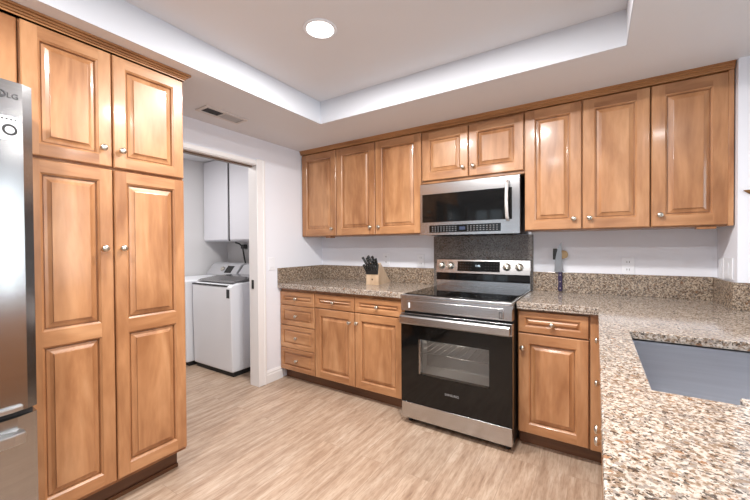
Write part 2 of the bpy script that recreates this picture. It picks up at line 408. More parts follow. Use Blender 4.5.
m = MB(); m.box(XW, XW + .1, -2.5, -1.30, 0, ZS); m.box(XW, XW + .1, -.98, YJ, 0, ZS); m.box(XW, XW + .1, -1.30, -.98, 0, .4); m.box(XW, XW + .1, -1.30, -.98, 2.1, ZS); m.box(XW, XW + .1, YB, -4.5, 0, ZS); m.box(XW, XW + .1, -4.5, -2.5, 0, 0.5); m.box(XW, XW + .1, -4.5, -2.5, 2.15, ZS)
struct('wall_right', m, wall_m)
m = MB(); xs = [(-.12, 0.28, 0, ZS), (0.28, 0.96, 2.08, ZS), (0.96, 1.75, 0, ZS), (1.75, 3.65, 0, 0.6), (1.75, 3.65, 2.1, ZS), (3.65, XW, 0, ZS)]
for a in xs: m.box(a[0], a[1], YB - .1, YB, a[2], a[3])
struct('wall_behind', m, wall_m)
# glass door behind the camera, and unseen windows added to go with the fill lamps
def frame_bars(mb, ax, c, a0, a1, z0, z1, mull=(), wdt=0.05, dep=0.06):
    segs = [(a0, a0 + wdt, z0, z1), (a1 - wdt, a1, z0, z1), (a0, a1, z0, z0 + wdt), (a0, a1, z1 - wdt, z1)] + [(k - .03, k + .03, z0, z1) for k in mull]
    for s in segs:
        if ax == 'y': mb.box(s[0], s[1], c - dep / 2, c + dep / 2, s[2], s[3])
        else: mb.box(c - dep / 2, c + dep / 2, s[0], s[1], s[2], s[3])
    return mb
f = struct('door_1', frame_bars(MB(), 'y', YB - .05, 0.28, 0.96, 0, 2.08, (0.62,), 0.07), trim_m)
obj('door_glass', MB().box(0.32, 0.92, YB - .053, YB - .047, 0.05, 2.03), clear_glass, f)
f = struct('added_window_1', frame_bars(MB(), 'y', YB - .05, 1.75, 3.65, 0.6, 2.1, (2.7,)), trim_m)
obj('added_window_glass', MB().box(1.79, 3.61, YB - .053, YB - .047, .64, 2.06), clear_glass, f)
f = struct('added_window_2', frame_bars(MB(), 'x', XW + .05, -4.5, -2.5, 0.5, 2.15, (-3.5,)), trim_m)
obj('added_window_glass', MB().box(XW + .047, XW + .053, -4.46, -2.54, .54, 2.11), clear_glass, f)
f = struct('added_window_3', frame_bars(MB(), 'x', XW + .05, -1.30, -.98, 0.4, 2.1), trim_m)  # narrow unseen window, added for the band reflected in the fridge
obj('added_window_glass', MB().box(XW + .047, XW + .053, -1.26, -1.02, .44, 2.06), clear_glass, f)
# laundry room shell
struct('wall_laundry', MB().box(XL - .1, XL, -2.6, 0, 0, 2.42), laundry_m)
struct('wall_laundry_side', MB().box(XL - .1, -.10, -2.6, -2.5, 0, 2.42), laundry_m)
struct('wall_laundry_back', MB().box(XL, -.10, -0.012, 0.0, 0, 2.40), laundry_m)
struct('ceiling_laundry', MB().box(XL - .1, -.10, -2.6, 0, 2.345, 2.42), ceil_m)
# door lining and casing
m = MB()
m.box(-.108, 0.004, OY1 - .012, OY1, 0, OZ); m.box(-.108, 0.004, OY0, OY0 + .012, 0, OZ); m.box(-.108, 0.004, OY0 + .012, OY1 - .012, OZ - .012, OZ)
struct('trim_2', m, trim_m)
m = MB()
def casing(x0, x1):
    m.box(x0, x1, OY1 - .017, OY1 + .072, 0, OZ + .045, 0.004)
    m.box(x0, x1, OY0 - .072, OY0 + .017, 0, OZ + .045, 0.004)
    m.box(x0, x1 - .003, OY0 + .017, OY1 - .017, OZ - .006, OZ + .030, 0.003)
casing(0.0, 0.016)
m.box(0.012, 0.021, OY1 + .050, OY1 + .070, 0, OZ + .042, .003)
struct('trim_3', m, trim_m)
struct('trim_4', MB().box(-.085, -.045, OY0 + .02, OY1 - .02, OZ - .024, OZ - .012), mat('track_bronze', rgb(120, 100, 84), 0.4, 0.4))
tag(obj('strike_plate', MB().box(-.075, -.045, OY1 - .0155, OY1 - .0125, .880, .960, .001), plastic_b), 'small black strike plate set in the white door jamb', 'strike plate')
m = MB(); pr = [(0, 0), (.014, 0), (.014, .075), (.010, .082), (.010, .098), (.006, .104), (.004, .112), (0, .115)]
m.poly([(p[0], OY1 + .0725, p[1]) for p in pr], (0, .19, 0))
struct('baseboard_left', m, trim_m)

# ------------------------------------------------------------------ upper cabinets along the back wall
UF, UB, UT = -0.299, 1.357, 2.184      # carcass front, underside, door top
def upper(name, label, x0, x1, zb, doors):
    t = thing(name, label, 'cabinet', ((x0 + x1) / 2, 0, zb))
    m = MB(); m.box(x0 + .0005, x1 - .0005, UF, -0.001, zb, 2.19, .0015)
    obj('cabinet_body', m, wood_box, t)
    fr = BACK(0, UF)
    for (a, c, ks) in doors:
        kn = None
        if ks: kn = ((c - .046) if ks == 'r' else (a + .042), zb + .072)
        door(fr, a + .002, c - .002, zb + .006, UT, t, kn, 0.062)
    return t
upper('upper_cabinet', 'single-door maple wall cabinet in the corner by the doorway wall', .003, .4572, UB, [(.008, .4572, 'r')])
upper('upper_cabinet', 'two-door maple wall cabinet left of the microwave', .4572, 1.3505, UB, [(.4572, .9, 'r'), (.9, 1.3505, 'l')])
tM = thing('upper_cabinet', 'short two-door maple cabinet directly above the microwave', 'cabinet', (1.74, 0, 1.78))
obj('cabinet_body', MB().box(1.351, 2.1325, UF, -.001, 1.762, 2.19, .0015), wood_box, tM)
door(BACK(0, UF), 1.356, 1.7375, 1.785, 2.172, tM, (1.7375 - .040, 1.785 + .072), .060)
door(BACK(0, UF), 1.7415, 2.129, 1.785, 2.172, tM, (1.7415 + .036, 1.785 + .072), .060)
upper('upper_cabinet', 'two-door maple wall cabinet right of the microwave', 2.133, 2.8245, UB, [(2.133, 2.4781, 'r'), (2.4781, 2.8245, 'l')])
tR = upper('upper_cabinet', 'wide single-door maple wall cabinet at the right end', 2.8245, 3.172, UB, [(2.8245, 3.158, 'l')])
obj('filler_strip', MB().box(3.152, 3.1745, UF - .024, UF - .0005, UB, 2.1895, .003), wood_v, tR)
m = MB(); m.box(.30, .36, -.29, -.22, UB - .014, UB); tag(obj('under_cabinet_catch', m, wood_box), 'small wooden catch block under the corner wall cabinet', 'catch')
m = MB(); m.box(3.03, 3.11, -.305, -.25, UB - .014, UB); tag(obj('under_cabinet_catch', m, wood_box), 'small wooden catch block under the right-end wall cabinet', 'catch')
# crown along the run
cp = [(0.0, 2.1905), (-.012, 2.1905), (-.012, 2.196), (-.009, 2.198), (-.016, 2.201), (-.016, 2.206), (-.013, 2.208), (-.022, 2.212), (-.022, 2.217), (-.019, 2.219), (-.030, 2.223), (-.030, 2.2275), (0.0, 2.2275)]
m = MB(); m.poly([(0.003, UF - .018 + p[0], p[1]) for p in cp], (3.172, 0, 0))
m.box(.003, 3.175, UF - .018, -.002, 2.1905, 2.227)
tag(obj('crown_molding', m, crown_m), 'stepped maple crown moulding above the back wall cabinets', 'moulding')

# ------------------------------------------------------------------ microwave
MX0, MX1, MZ0, MZ1, MF = 1.3535, 2.1085, 1.3434, 1.7487, -0.3503
t = thing('microwave', 'stainless over-the-range microwave under the short cabinet', 'microwave', (1.73, 0, MZ0))
obj('casing', MB().box(MX0 + .002, MX1 - .002, -.318, -.012, MZ0 + .004, MZ1, .002), dark_m, t)
m = MB()
P = lambda x, z, d=0: (x, MF - d, z)
# steel front as a frame around the window and the key strip
wx0, wx1, wz0, wz1 = 1.372, 2.058, 1.444, 1.668
sx0, sx1, sz0, sz1 = 1.432, 1.982, 1.362, 1.420
for a in ((MX0, wx0, MZ0, MZ1), (wx1, MX1, MZ0, MZ1), (wx0, wx1, wz1, MZ1), (wx0, wx1, sz1, wz0), (wx0, sx0, MZ0, sz1), (sx1, wx1, MZ0, sz1), (sx0, sx1, MZ0, sz0)):
    m.box(a[0], a[1], MF, -.3185, a[2], a[3])
bmesh.ops.remove_doubles(m.b, verts=m.b.verts[:], dist=1e-5)
obj('front_panel', m, steel_h, t)
obj('window', MB().box(wx0, wx1, MF + .003, MF + .02, wz0, wz1), black_glass, t)
cpn = obj('control_strip', MB().box(sx0, sx1, MF + .002, MF + .02, sz0, sz1), black_glass, t)
for grp in (range(0, 9), range(12, 22)):
  m = MB()
  for r_ in range(3):
    for k in grp:
        x = sx0 + .022 + k * .0236
        m.box(x, x + .0105, MF + .0012, MF + .0022, sz0 + .010 + r_ * .0155, sz0 + .0155 + r_ * .0155)
  obj('key_print', m, key_m, cpn)
obj('display', MB().box(sx0 + .245, sx0 + .290, MF + .0010, MF + .0024, sz0 + .018, sz0 + .042), mat('display_dim', rgb(50, 60, 84), .3), cpn)
pts = []
for i in range(13):
    k = i / 12; pts.append((2.030, MF - .012 - .040 * math.sin(math.pi * k) ** .6, 1.436 + k * .275))
m = MB(); m.tube(pts, .0115, 12); m.cyl((2.030, MF, 1.452), (2.030, MF - .02, 1.452), .009); m.cyl((2.030, MF, 1.696), (2.030, MF - .02, 1.696), .009)
obj('handle', m, alu_m, t)
m = MB()
for k in range(12): m.box(1.42 + k * .05, 1.455 + k * .05, -.28, -.05, MZ0 - .002, MZ0 + .004)
obj('vent_grille', m, black_m, t)

# ------------------------------------------------------------------ base cabinets
BF = -0.600; BB = .099; TKY = -.548
t = thing('base_cabinet', 'narrow four-drawer maple base cabinet by the doorway wall', 'cabinet', (.22, 0, 0))
obj('cabinet_body', MB().box(.003, .4448, BF, -.002, BB - .008, .866, .001), wood_box, t)
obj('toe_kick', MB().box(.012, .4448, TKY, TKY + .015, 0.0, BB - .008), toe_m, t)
for v0, v1, kv in ((.7125, .838, .778), (.5225, .7075, None), (.3085, .5165, None), (.099, .3035, None)):
    drawer(BACK(0, BF), .008, .4425, v0, v1, t, .036, kv)
t = thing('base_cabinet', 'maple base cabinet with two drawers over two doors left of the range', 'cabinet', (.9, 0, 0))
obj('cabinet_body', MB().box(.4452, 1.372, BF, -.002, BB - .008, .866, .001), wood_box, t)
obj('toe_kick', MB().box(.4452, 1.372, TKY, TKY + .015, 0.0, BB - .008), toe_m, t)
fr = BACK(0, BF)
drawer(fr, .449, .883, .7185, .838, t, .036); drawer(fr, .887, 1.330, .7185, .838, t, .036)
door(fr, .449, .883, .099, .7105, t, (.883 - .045, .626)); door(fr, .887, 1.330, .099, .7105, t, (.887 + .026, .631))
t = thing('base_cabinet', 'maple base cabinet with one drawer over one door right of the range', 'cabinet', (2.35, 0, 0))
obj('cabinet_body', MB().box(2.1400, 2.600, BF, -.002, BB - .008, .866, .001), wood_box, t)
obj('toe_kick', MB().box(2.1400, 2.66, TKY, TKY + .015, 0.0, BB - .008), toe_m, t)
drawer(fr, 2.146, 2.5214, .7215, .852, t, .036, .783)
door(fr, 2.146, 2.5214, .099, .7135, t, (2.173, .627))
obj('filler_strip', MB().box(2.528, 2.590, BF - .014, BF, BB - .006, .864, .002), wood_v, t)
# peninsula run facing -x
PF = 2.602
frr = RIGHTF(PF, 0)
t = thing('base_cabinet', 'maple base cabinet at the inner corner of the sink counter', 'cabinet', (2.9, -.87, 0))
obj('cabinet_body', MB().box(PF, 3.17, -1.10, -.6205, BB - .008, .866, .001), wood_box, t)
obj('toe_kick', MB().box(PF + .06, PF + .075, -1.10, -.60, 0, BB - .008), toe_m, t)
drawer(frr, .655, 1.097, .7215, .852, t, .036, .783); door(frr, .655, 1.097, .099, .7135, t, (1.05, .628))
t = thing('base_cabinet', 'two-door maple sink base cabinet in the right-hand counter run', 'cabinet', (2.9, -1.56, 0))
m = MB()
for a in ((PF, 3.17, -1.119, -1.1005, BB, .866), (PF, 3.17, -2.02, -2.001, BB, .866), (3.15, 3.17, -2.0, -1.12, BB, .866), (PF, 3.17, -2.0, -1.12, BB - .008, BB + .012), (PF, PF + .018, -2.0, -1.12, .83, .866)): m.box(*a)
obj('cabinet_body', m, wood_box, t)
obj('toe_kick', MB().box(PF + .06, PF + .075, -2.02, -1.1005, 0, BB - .008), toe_m, t)
door(frr, 1.104, 1.559, .099, .852, t, (1.559 - .04, .628)); door(frr, 1.561, 2.016, .099, .852, t, (1.561 + .04, .628))
t = thing('base_cabinet', 'maple base cabinet at the near end of the sink counter', 'cabinet', (2.9, -2.8, 0))
obj('cabinet_body', MB().box(PF, 3.17, -3.55, -2.0205, BB - .008, .866, .001), wood_box, t)
obj('toe_kick', MB().box(PF + .06, PF + .075, -3.55, -2.0205, 0, BB - .008), toe_m, t)
for k in range(3): door(frr, 2.024 + k * .508, 2.53 + k * .508, .099, .852, t, (2.49 + k * .508, .75))

# ------------------------------------------------------------------ countertops and backsplashes
ZC = .912; ZU = .867; SP = 1.056
c = tag(bevel(obj('countertop', MB().box(.003, 1.378, -.650, -.002, ZU, ZC), granite_m), .006), 'short speckled granite countertop left of the range', 'countertop')
def splash(label, *a):
    return tag(bevel(obj('backsplash', MB().box(*a), granite_s), .002), label, 'backsplash')
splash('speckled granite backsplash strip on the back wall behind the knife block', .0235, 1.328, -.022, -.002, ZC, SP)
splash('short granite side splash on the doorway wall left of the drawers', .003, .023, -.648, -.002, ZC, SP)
HX0, HX1, HXs, HY0, HY1, HYs = 2.668, 3.09, 2.828, -1.864, -1.190, -1.815
xs = [2.1405, 2.564, HX0, HXs, HX1, XR - .002, 3.5]; ys = [-3.6, HY0, HYs, HY1, -.650, YJ - .002, -.002]
def keep(x, y):
    if x < 2.564 and y < -.650: return False
    if x > XR - .002 and y > YJ - .002: return False
    if HX0 < x < HX1 and HY0 < y < HY1: return x > HXs and y < HYs
    return True
keep_fix = lambda x, y: (not (HX0 < x < HX1 and HY0 < y < HY1) or (x > HXs and y < HYs)) and keep(x, y)
mb_ = MB().slab_cells(xs, ys, keep_fix, ZC - .032, ZC)
for a in ((2.1405, 2.604, -.650, -.610), (2.564, 2.604, -3.6, -.652), (2.604, 3.5, -3.6, -3.56), (3.46, 3.5, -3.558, YJ - .002)): mb_.box(a[0], a[1], a[2], a[3], ZU, ZC - .0325)
c = tag(bevel(obj('countertop', mb_, granite_m), .004), 'large speckled granite L-shaped countertop with the sink, at right', 'countertop')
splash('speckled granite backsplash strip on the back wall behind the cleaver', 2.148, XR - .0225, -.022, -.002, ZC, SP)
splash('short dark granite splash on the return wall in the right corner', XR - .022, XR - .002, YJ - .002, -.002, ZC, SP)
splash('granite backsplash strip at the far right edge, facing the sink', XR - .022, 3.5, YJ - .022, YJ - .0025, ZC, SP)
tag(bevel(obj('backsplash', MB().box(1.3285, 2.1475, -.018, -.001, ZC + .001, 1.341), granite_shade), .002), 'tall speckled granite panel behind the range, shade painted into its colour', 'backsplash')

# sink
t = thing('sink', 'undermount stainless steel sink basin in the granite counter', 'sink', (2.88, -1.56, .65))
m = MB(); x0, x1, y0, y1, zb, zt = HX0 - .012, HX1 + .012, HY0 - .012, HY1 + .004, .680, ZC - .0335
th = .004
m.box(x0, x1, y0, y1, zb - th, zb); m.box(x0 - th, x0, y0, y1, zb - th, zt); m.box(x1, x1 + th, y0, y1, zb - th, zt); m.box(x0 - th, x1 + th, y0 - th, y0, zb - th, zt); m.box(x0 - th, x1 + th, y1, y1 + th, zb - th, zt)
obj('basin', m, steel_sink, t)
m = MB()
for a in ((x0 - .018, x0, y0 - .018, y1 + .018), (x1, x1 + .018, y0 - .018, y1 + .018), (x0, x1, y0 - .018, y0), (x0, x1, y1, y1 + .018)): m.box(a[0], a[1], a[2], a[3], zt - .0035, zt)
obj('rim', m, handle_m, t)
obj('drain', MB().lathe([(.045, 0), (.045, .002), (.036, .003), (.034, .0005), (0, .0005)], (2.88, -1.56, zb), 'Z', 24), handle_m, t)

# ------------------------------------------------------------------ range
RX0, RX1, RF = 1.384, 2.135, -.743
t = thing('range', 'freestanding stainless electric range with black glass oven door', 'range', (1.76, -.38, 0))
m = MB()
m.box(RX0 + .004, RX1 - .004, -.36, -.03, .04, .900); m.box(RX0 + .004, RX0 + .03, RF + .05, -.36, .04, .900); m.box(RX1 - .03, RX1 - .004, RF + .05, -.36, .04, .900)
m.box(RX0 + .03, RX1 - .03, RF + .05, -.36, .70, .900); m.box(RX0 + .03, RX1 - .03, RF + .05, -.36, .04, .30)
obj('body', m, black_m, t)
m = MB(); m.quad([(RX0 + .031, -.365, .301), (RX1 - .031, -.365, .301), (RX1 - .031, -.365, .699), (RX0 + .031, -.365, .699)])
m.quad([(RX0 + .031, RF + .05, .301), (RX1 - .031, RF + .05, .301), (RX1 - .031, -.365, .301), (RX0 + .031, -.365, .301)])
m.quad([(RX0 + .031, RF + .05, .301), (RX0 + .031, -.365, .301), (RX0 + .031, -.365, .699), (RX0 + .031, RF + .05, .699)])
m.quad([(RX1 - .031, RF + .05, .301), (RX1 - .031, RF + .05, .699), (RX1 - .031, -.365, .699), (RX1 - .031, -.365, .301)])
cav = obj('oven_cavity', m, cavity_m, t, norm=False)
m = MB()
m.cyl((RX0 + .035, RF + .07, .50), (RX1 - .035, RF + .07, .50), .004, 8); m.cyl((RX0 + .035, -.38, .50), (RX1 - .035, -.38, .50), .003, 8)
for k in range(14):
    x = RX0 + .06 + k * .048; m.cyl((x, RF + .07, .50), (x, -.38, .50), .002, 6)
obj('oven_rack', m, handle_m, t)
ol = bpy.data.lights.new('oven_lamp', 'POINT'); ol.energy = 0.5; ol.color = (1, .95, .88); ol.shadow_soft_size = .02
oo = bpy.data.objects.new('oven_lamp', ol); COL.objects.link(oo); oo.location = (1.60, -.42, .655)
# cooktop: steel tray edge with a black glass top
obj('cooktop_frame', MB().box(RX0, RX1, RF - .010, -.070, .897, .9145, .003), steel_h, t)
ck = obj('cooktop', MB().box(RX0 + .012, RX1 - .012, RF + .045, -.082, .9145, .9185, .0015), black_glass, t)
ring_m = mat('burner_ring', rgb(70, 70, 72), .25)
for bx, by, br_ in ((1.56, -.56, .105), (1.95, -.56, .085), (1.56, -.27, .075), (1.95, -.27, .105)):
    for rr in (br_, br_ * .62):
        m = MB(); A = []; n = 36
        for i in range(n):
            a = 2 * math.pi * i / n; A.append((Vector((bx + math.cos(a) * rr, by + math.sin(a) * rr, .9188)), Vector((bx + math.cos(a) * (rr - .003), by + math.sin(a) * (rr - .003), .9188))))
        for i in range(n): m.quad([A[i][0], A[(i + 1) % n][0], A[(i + 1) % n][1], A[i][1]])
        obj('burner_ring', m, ring_m, ck)
# front panel under the cooktop
m = MB(); m.box(RX0, RX1, RF, RF + .06, .803, .8965, .003)
m.box(1.435, 2.085, RF - .004, RF, .812, .876, .003)
fp = obj('front_panel', m, steel_h, t)
obj('tag_sticker', MB().box(1.446, 1.457, RF - .0055, RF - .0038, .826, .862), white_m, fp)
obj('slot', MB().box(2.058, 2.062, RF - .0055, RF - .0038, .818, .850).box(2.074, 2.078, RF - .0055, RF - .0038, .818, .850).box(2.058, 2.078, RF - .0055, RF - .0038, .850, .854).box(2.058, 2.078, RF - .0055, RF - .0038, .815, .819), dark_m, fp)
# oven door
dz0, dz1 = .160, .712
wx0, wx1, wz0, wz1 = 1.515, 1.998, .368, .612
m = MB()
for a in ((RX0, wx0, dz0, dz1), (wx1, RX1, dz0, dz1), (wx0, wx1, wz1, dz1), (wx0, wx1, dz0, wz0)): m.box(a[0], a[1], RF, RF + .045, a[2], a[3])
bmesh.ops.remove_doubles(m.b, verts=m.b.verts[:], dist=1e-5)
dr = obj('oven_door', m, black_glass, t)
obj('window', MB().box(wx0, wx1, RF + .002, RF + .006, wz0, wz1), oven_glass, dr)
m = MB()
m.box(wx0, wx0 + .014, RF + .008, RF + .044, wz0, wz1)
obj('window_edge', m, steel_h, dr)
obj('door_top_band', MB().box(RX0, RX1, RF, RF + .045, dz1, .786, .002), steel_h, dr)
m = MB()
pf = [(0, .718), (-.028, .718), (-.036, .726), (-.036, .766), (-.028, .776), (0, .780)]
m.poly([(RX0 + .010, RF - .012 + p[0] * .9, p[1]) for p in pf], (RX1 - RX0 - .020, 0, 0))
m.box(RX0 + .03, RX0 + .06, RF - .02, RF, .735, .765); m.box(RX1 - .06, RX1 - .03, RF - .02, RF, .735, .765)
obj('handle', bevel and m, steel_h, dr)
text('lettering', 'SAMSUNG', .021, (1.757, RF - .0006, .272), (R(90), 0, 0), mat('lettering_silver', rgb(150, 150, 152), .4), dr)
obj('drawer', MB().box(RX0 + .002, RX1 - .002, RF, RF + .045, .046, .1575, .003), steel_h, t)
for x, y in ((RX0 + .04, RF + .07), (RX1 - .04, RF + .07), (RX0 + .04, -.08), (RX1 - .04, -.08)):
    obj('foot', MB().lathe([(.018, 0), (.018, .012), (.010, .014), (.010, .046)], (x, y, 0), 'Z', 12), plastic_b, t)
# backguard
m = MB()
prof = [(-.024, .912), (-.082, .912), (-.082, .966), (-.060, .972), (-.060, 1.020), (-.098, 1.030), (-.076, 1.140), (-.066, 1.146), (-.024, 1.146)]
m.poly([(RX0 - .001, p[0], p[1]) for p in prof], (RX1 - RX0 + .002, 0, 0))
bk = obj('backguard', m, steel_h, t)
m = MB(); m.box(RX0 + .001, RX1 - .001, -.0885, -.0595, .969, 1.023)
obj('vent_band', m, black_glass, bk)
tilt = math.atan2(.022, .110)
def onpanel(x, z, d): # point on the tilted control face
    y = -.098 + (z - 1.030) * .022 / .110
    return Vector((x, y - d * math.cos(tilt), z + d * math.sin(tilt) * .0))
m = MB()
a = [onpanel(1.572, 1.046, .002), onpanel(1.915, 1.046, .002), onpanel(1.915, 1.128, .002), onpanel(1.572, 1.128, .002)]
m.poly(a, (0, .004, 0)); dp = obj('display_panel', m, black_glass, bk)
text('clock_digits', '1:46', .024, onpanel(1.742, 1.092, .0030), (R(90) - tilt, 0, 0), digit_m, dp)
for xb in (1.592, 1.80):
    m = MB()
    for k in range(5):
        for z in (1.064, 1.086, 1.108):
            x = xb + k * .022; p = onpanel(x, z, .0024); m.box(p.x, p.x + .010, p.y - .0004, p.y + .001, z, z + .004)
    obj('key_print', m, key_dim, dp)
nrm = Vector((0, -math.cos(tilt), math.sin(tilt)))
for x in (1.432, 1.512, 1.968, 2.060):
    p = onpanel(x, 1.088, 0)
    kb = obj('knob', MB().lathe([(.030, 0), (.030, .004), (.025, .006), (.0235, .022), (.021, .026), (0, .027)], p, nrm, 24), chrome, bk)
    q = p + nrm * .027
    m = MB(); m.box(-.006, .006, -.022, .022, -.002, .008, .002)
    rot = nrm.to_track_quat('Z', 'Y').to_matrix().to_4x4() @ Matrix.Rotation(R(25), 4, 'Z')
    bmesh.ops.transform(m.b, matrix=Matrix.Translation(q) @ rot, verts=m.b.verts[:])
    obj('grip', m, white_m if False else chrome, kb)

# ------------------------------------------------------------------ pantry cabinet
PX, PY0, PYM, PY1 = .580, -2.503, -2.187, -1.848
t = thing('pantry_cabinet', 'tall four-door maple pantry cabinet between fridge and doorway', 'cabinet', (.3, -2.16, 0))
obj('cabinet_body', MB().box(.002, PX, PY0, PY1 + .003, .110, 2.192, .001), wood_box, t)
obj('toe_kick', MB().box(.002, .522, PY0, PY1 - .018, 0, .110).box(.522, .530, PY0, PY1 - .016, 0, .020), toe_m, t)
frp = LEFTF(PX, 0)
for y0, y1, ky in ((PY0 + .002, PYM - .002, PYM - .042), (PYM + .002, PY1, PYM + .034)):
    door(frp, y0, y1, 1.646, 2.186, t, (ky, 1.728), .051)
    door(frp, y0, y1, .132, 1.632, t, (ky, 1.257), .051, [(.190, .842), (.906, 1.578)])
m = MB()
m.box(.002, PX + .020, -3.42, PY1 + .003, 2.1925, 2.2272)
for (o0, z0, z1) in ((.004, 2.1925, 2.199), (.011, 2.2005, 2.208), (.019, 2.2095, 2.217), (.030, 2.2185, 2.2272)):
    m.box(.002, PX + .020 + o0, -3.42, PY1 + o0 + .003, z0, z1)
tag(obj('crown_molding', m, crown_m), 'stepped maple crown moulding above the pantry and fridge', 'moulding')
t = thing('upper_cabinet', 'maple cabinet above the stainless fridge, mostly out of frame', 'cabinet', (.3, -2.94, 1.92))
obj('cabinet_body', MB().box(.002, PX, -3.42, PY0 - .002, 1.905, 2.1855, .001), wood_box, t)
door(frp, -3.396, -2.944, 1.915, 2.182, t, (-2.985, 1.96), .050); door(frp, -2.940, PY0 - .006, 1.915, 2.182, t, (-2.90, 1.96), .050)

# ------------------------------------------------------------------ fridge
FX, FY0, FY1, FZ = .780, -3.405, -2.507, 1.860
t = thing('fridge', 'stainless steel bottom-freezer fridge cropped by the left edge', 'fridge', (.35, -2.94, 0))
obj('body', MB().box(.03, .700, FY0 + .008, FY1 - .006, .02, FZ - .015, .004), mat('fridge_case', rgb(104, 104, 106), .5), t)
def curved(name, y0, y1, z0, z1, bulge, parent):
    n = 16; pts = [(FX - .075, y0), (FX - .075, y1)]
    yc = (FY0 + FY1) / 2; hw = (FY1 - FY0) / 2
    for i in range(n + 1):
        y = y1 + (y0 - y1) * i / n
        e_ = min(abs(y - y1), abs(y - y0)); rnd = .012 * (1 - min(1, e_ / .012)) ** 2
        pts.append((FX + bulge * (1 - ((y - yc) / hw) ** 2) - rnd, y))
    m = MB(); m.poly([(p[0], p[1], z0) for p in pts], (0, 0, z1 - z0))
    for f in m.b.faces:
        if abs(f.normal.z) < .5 and f.calc_center_median().x > FX - .02: f.smooth = False
    return obj(name, m, steel_v, parent)
FRD = curved('door', -2.954, FY1, .668, FZ, .022, t)
FLD = curved('door', FY0, -2.958, .668, FZ, .022, t)
fdr = curved('freezer_drawer', FY0, FY1, .070, .646, .022, t)
obj('door_gap', MB().box(.66, FX - .02, FY0 + .01, FY1 - .01, .644, .670), dark_m, t)
def pull(z0, z1, y0, y1, out, parent, name):
    m = MB(); m.poly([(FX + out, y0, z0), (FX + out, y1 - .03, z0), (FX + out - .008, y1, z0 + .0), (FX + .004, y1, z0), (FX + .004, y0, z0)], (0, 0, z1 - z0))
    return bevel(obj(name, m, steel_pull, parent), .004)
pull(0.5597, 0.6003, FY0 + .04, -2.5483, .050, fdr, 'handle')
pull(.672, .690, -2.91, -2.5483, .026, FRD, 'handle'); pull(.672, .690, FY0 + .04, -3.00, .026, FLD, 'handle')
# badge and sticker on the right door
FYC, FHW = (FY0 + FY1) / 2, (FY1 - FY0) / 2
fx = lambda y: FX + .022 * (1 - ((y - FYC) / FHW) ** 2)
RX = (R(90), 0, R(94))
A = [(math.cos(2 * math.pi * i / 28), math.sin(2 * math.pi * i / 28)) for i in range(28)]
def ring(m, y, z, r0, r1):
    for i in range(28):
        c0, c1 = A[i], A[(i + 1) % 28]
        q = [(y + r0 * c0[0], z + r0 * c0[1]), (y + r0 * c1[0], z + r0 * c1[1]), (y + r1 * c1[0], z + r1 * c1[1]), (y + r1 * c0[0], z + r1 * c0[1])]
        m.quad([(fx(p[0]) + .0024, p[0], p[1]) for p in q])
    return m
def onf(m, y0, y1, z0, z1, d=.0017, th=.0007):
    return m.poly([(fx(y0) + d, y0, z0), (fx(y1) + d, y1, z0), (fx(y1) + d, y1, z1), (fx(y0) + d, y0, z1)], (th, 0, 0))
EY, EZ = -2.5909, 1.8075
emb = obj('emblem', ring(MB(), EY, EZ, .0135, .009), logo_m, FRD)
obj('emblem_mark', onf(onf(MB(), EY - .0025, EY + .0005, EZ - .005, EZ + .005), EY - .0025, EY + .006, EZ - .0065, EZ - .004), logo_m, emb)
text('lettering', 'LG', .026, (fx(-2.5609) + .0012, -2.5609, 1.8056), RX, logo_m, FRD)
SY0, SY1, SZ0, SZ1 = -2.6248, -2.5474, 1.6469, 1.732
stk = tag(obj('sticker', onf(MB(), SY0, SY1, SZ0, SZ1, .0008), white_m, FRD), 'white rectangular sticker with a black ring')
SC = -2.5696; SZ = 1.6837
obj('sticker_ring', ring(MB(), SC, SZ,   .0205, .0125), ink_m, stk)
obj('sticker_bar', onf(MB(), SC - .040, SC - .0325, SZ - .019, SZ + .019), ink_m, stk)
text('sticker_digits', '10', .009, (fx(SC) + .0022, SC, SZ), RX, ink_m, stk, .0003)
m = MB()
for k in range(6): onf(m, SC - .045 + k * .0115, SC - .039 + k * .0115, SZ1 - .014, SZ1 - .008)
obj('sticker_print', m, ink_m, stk)

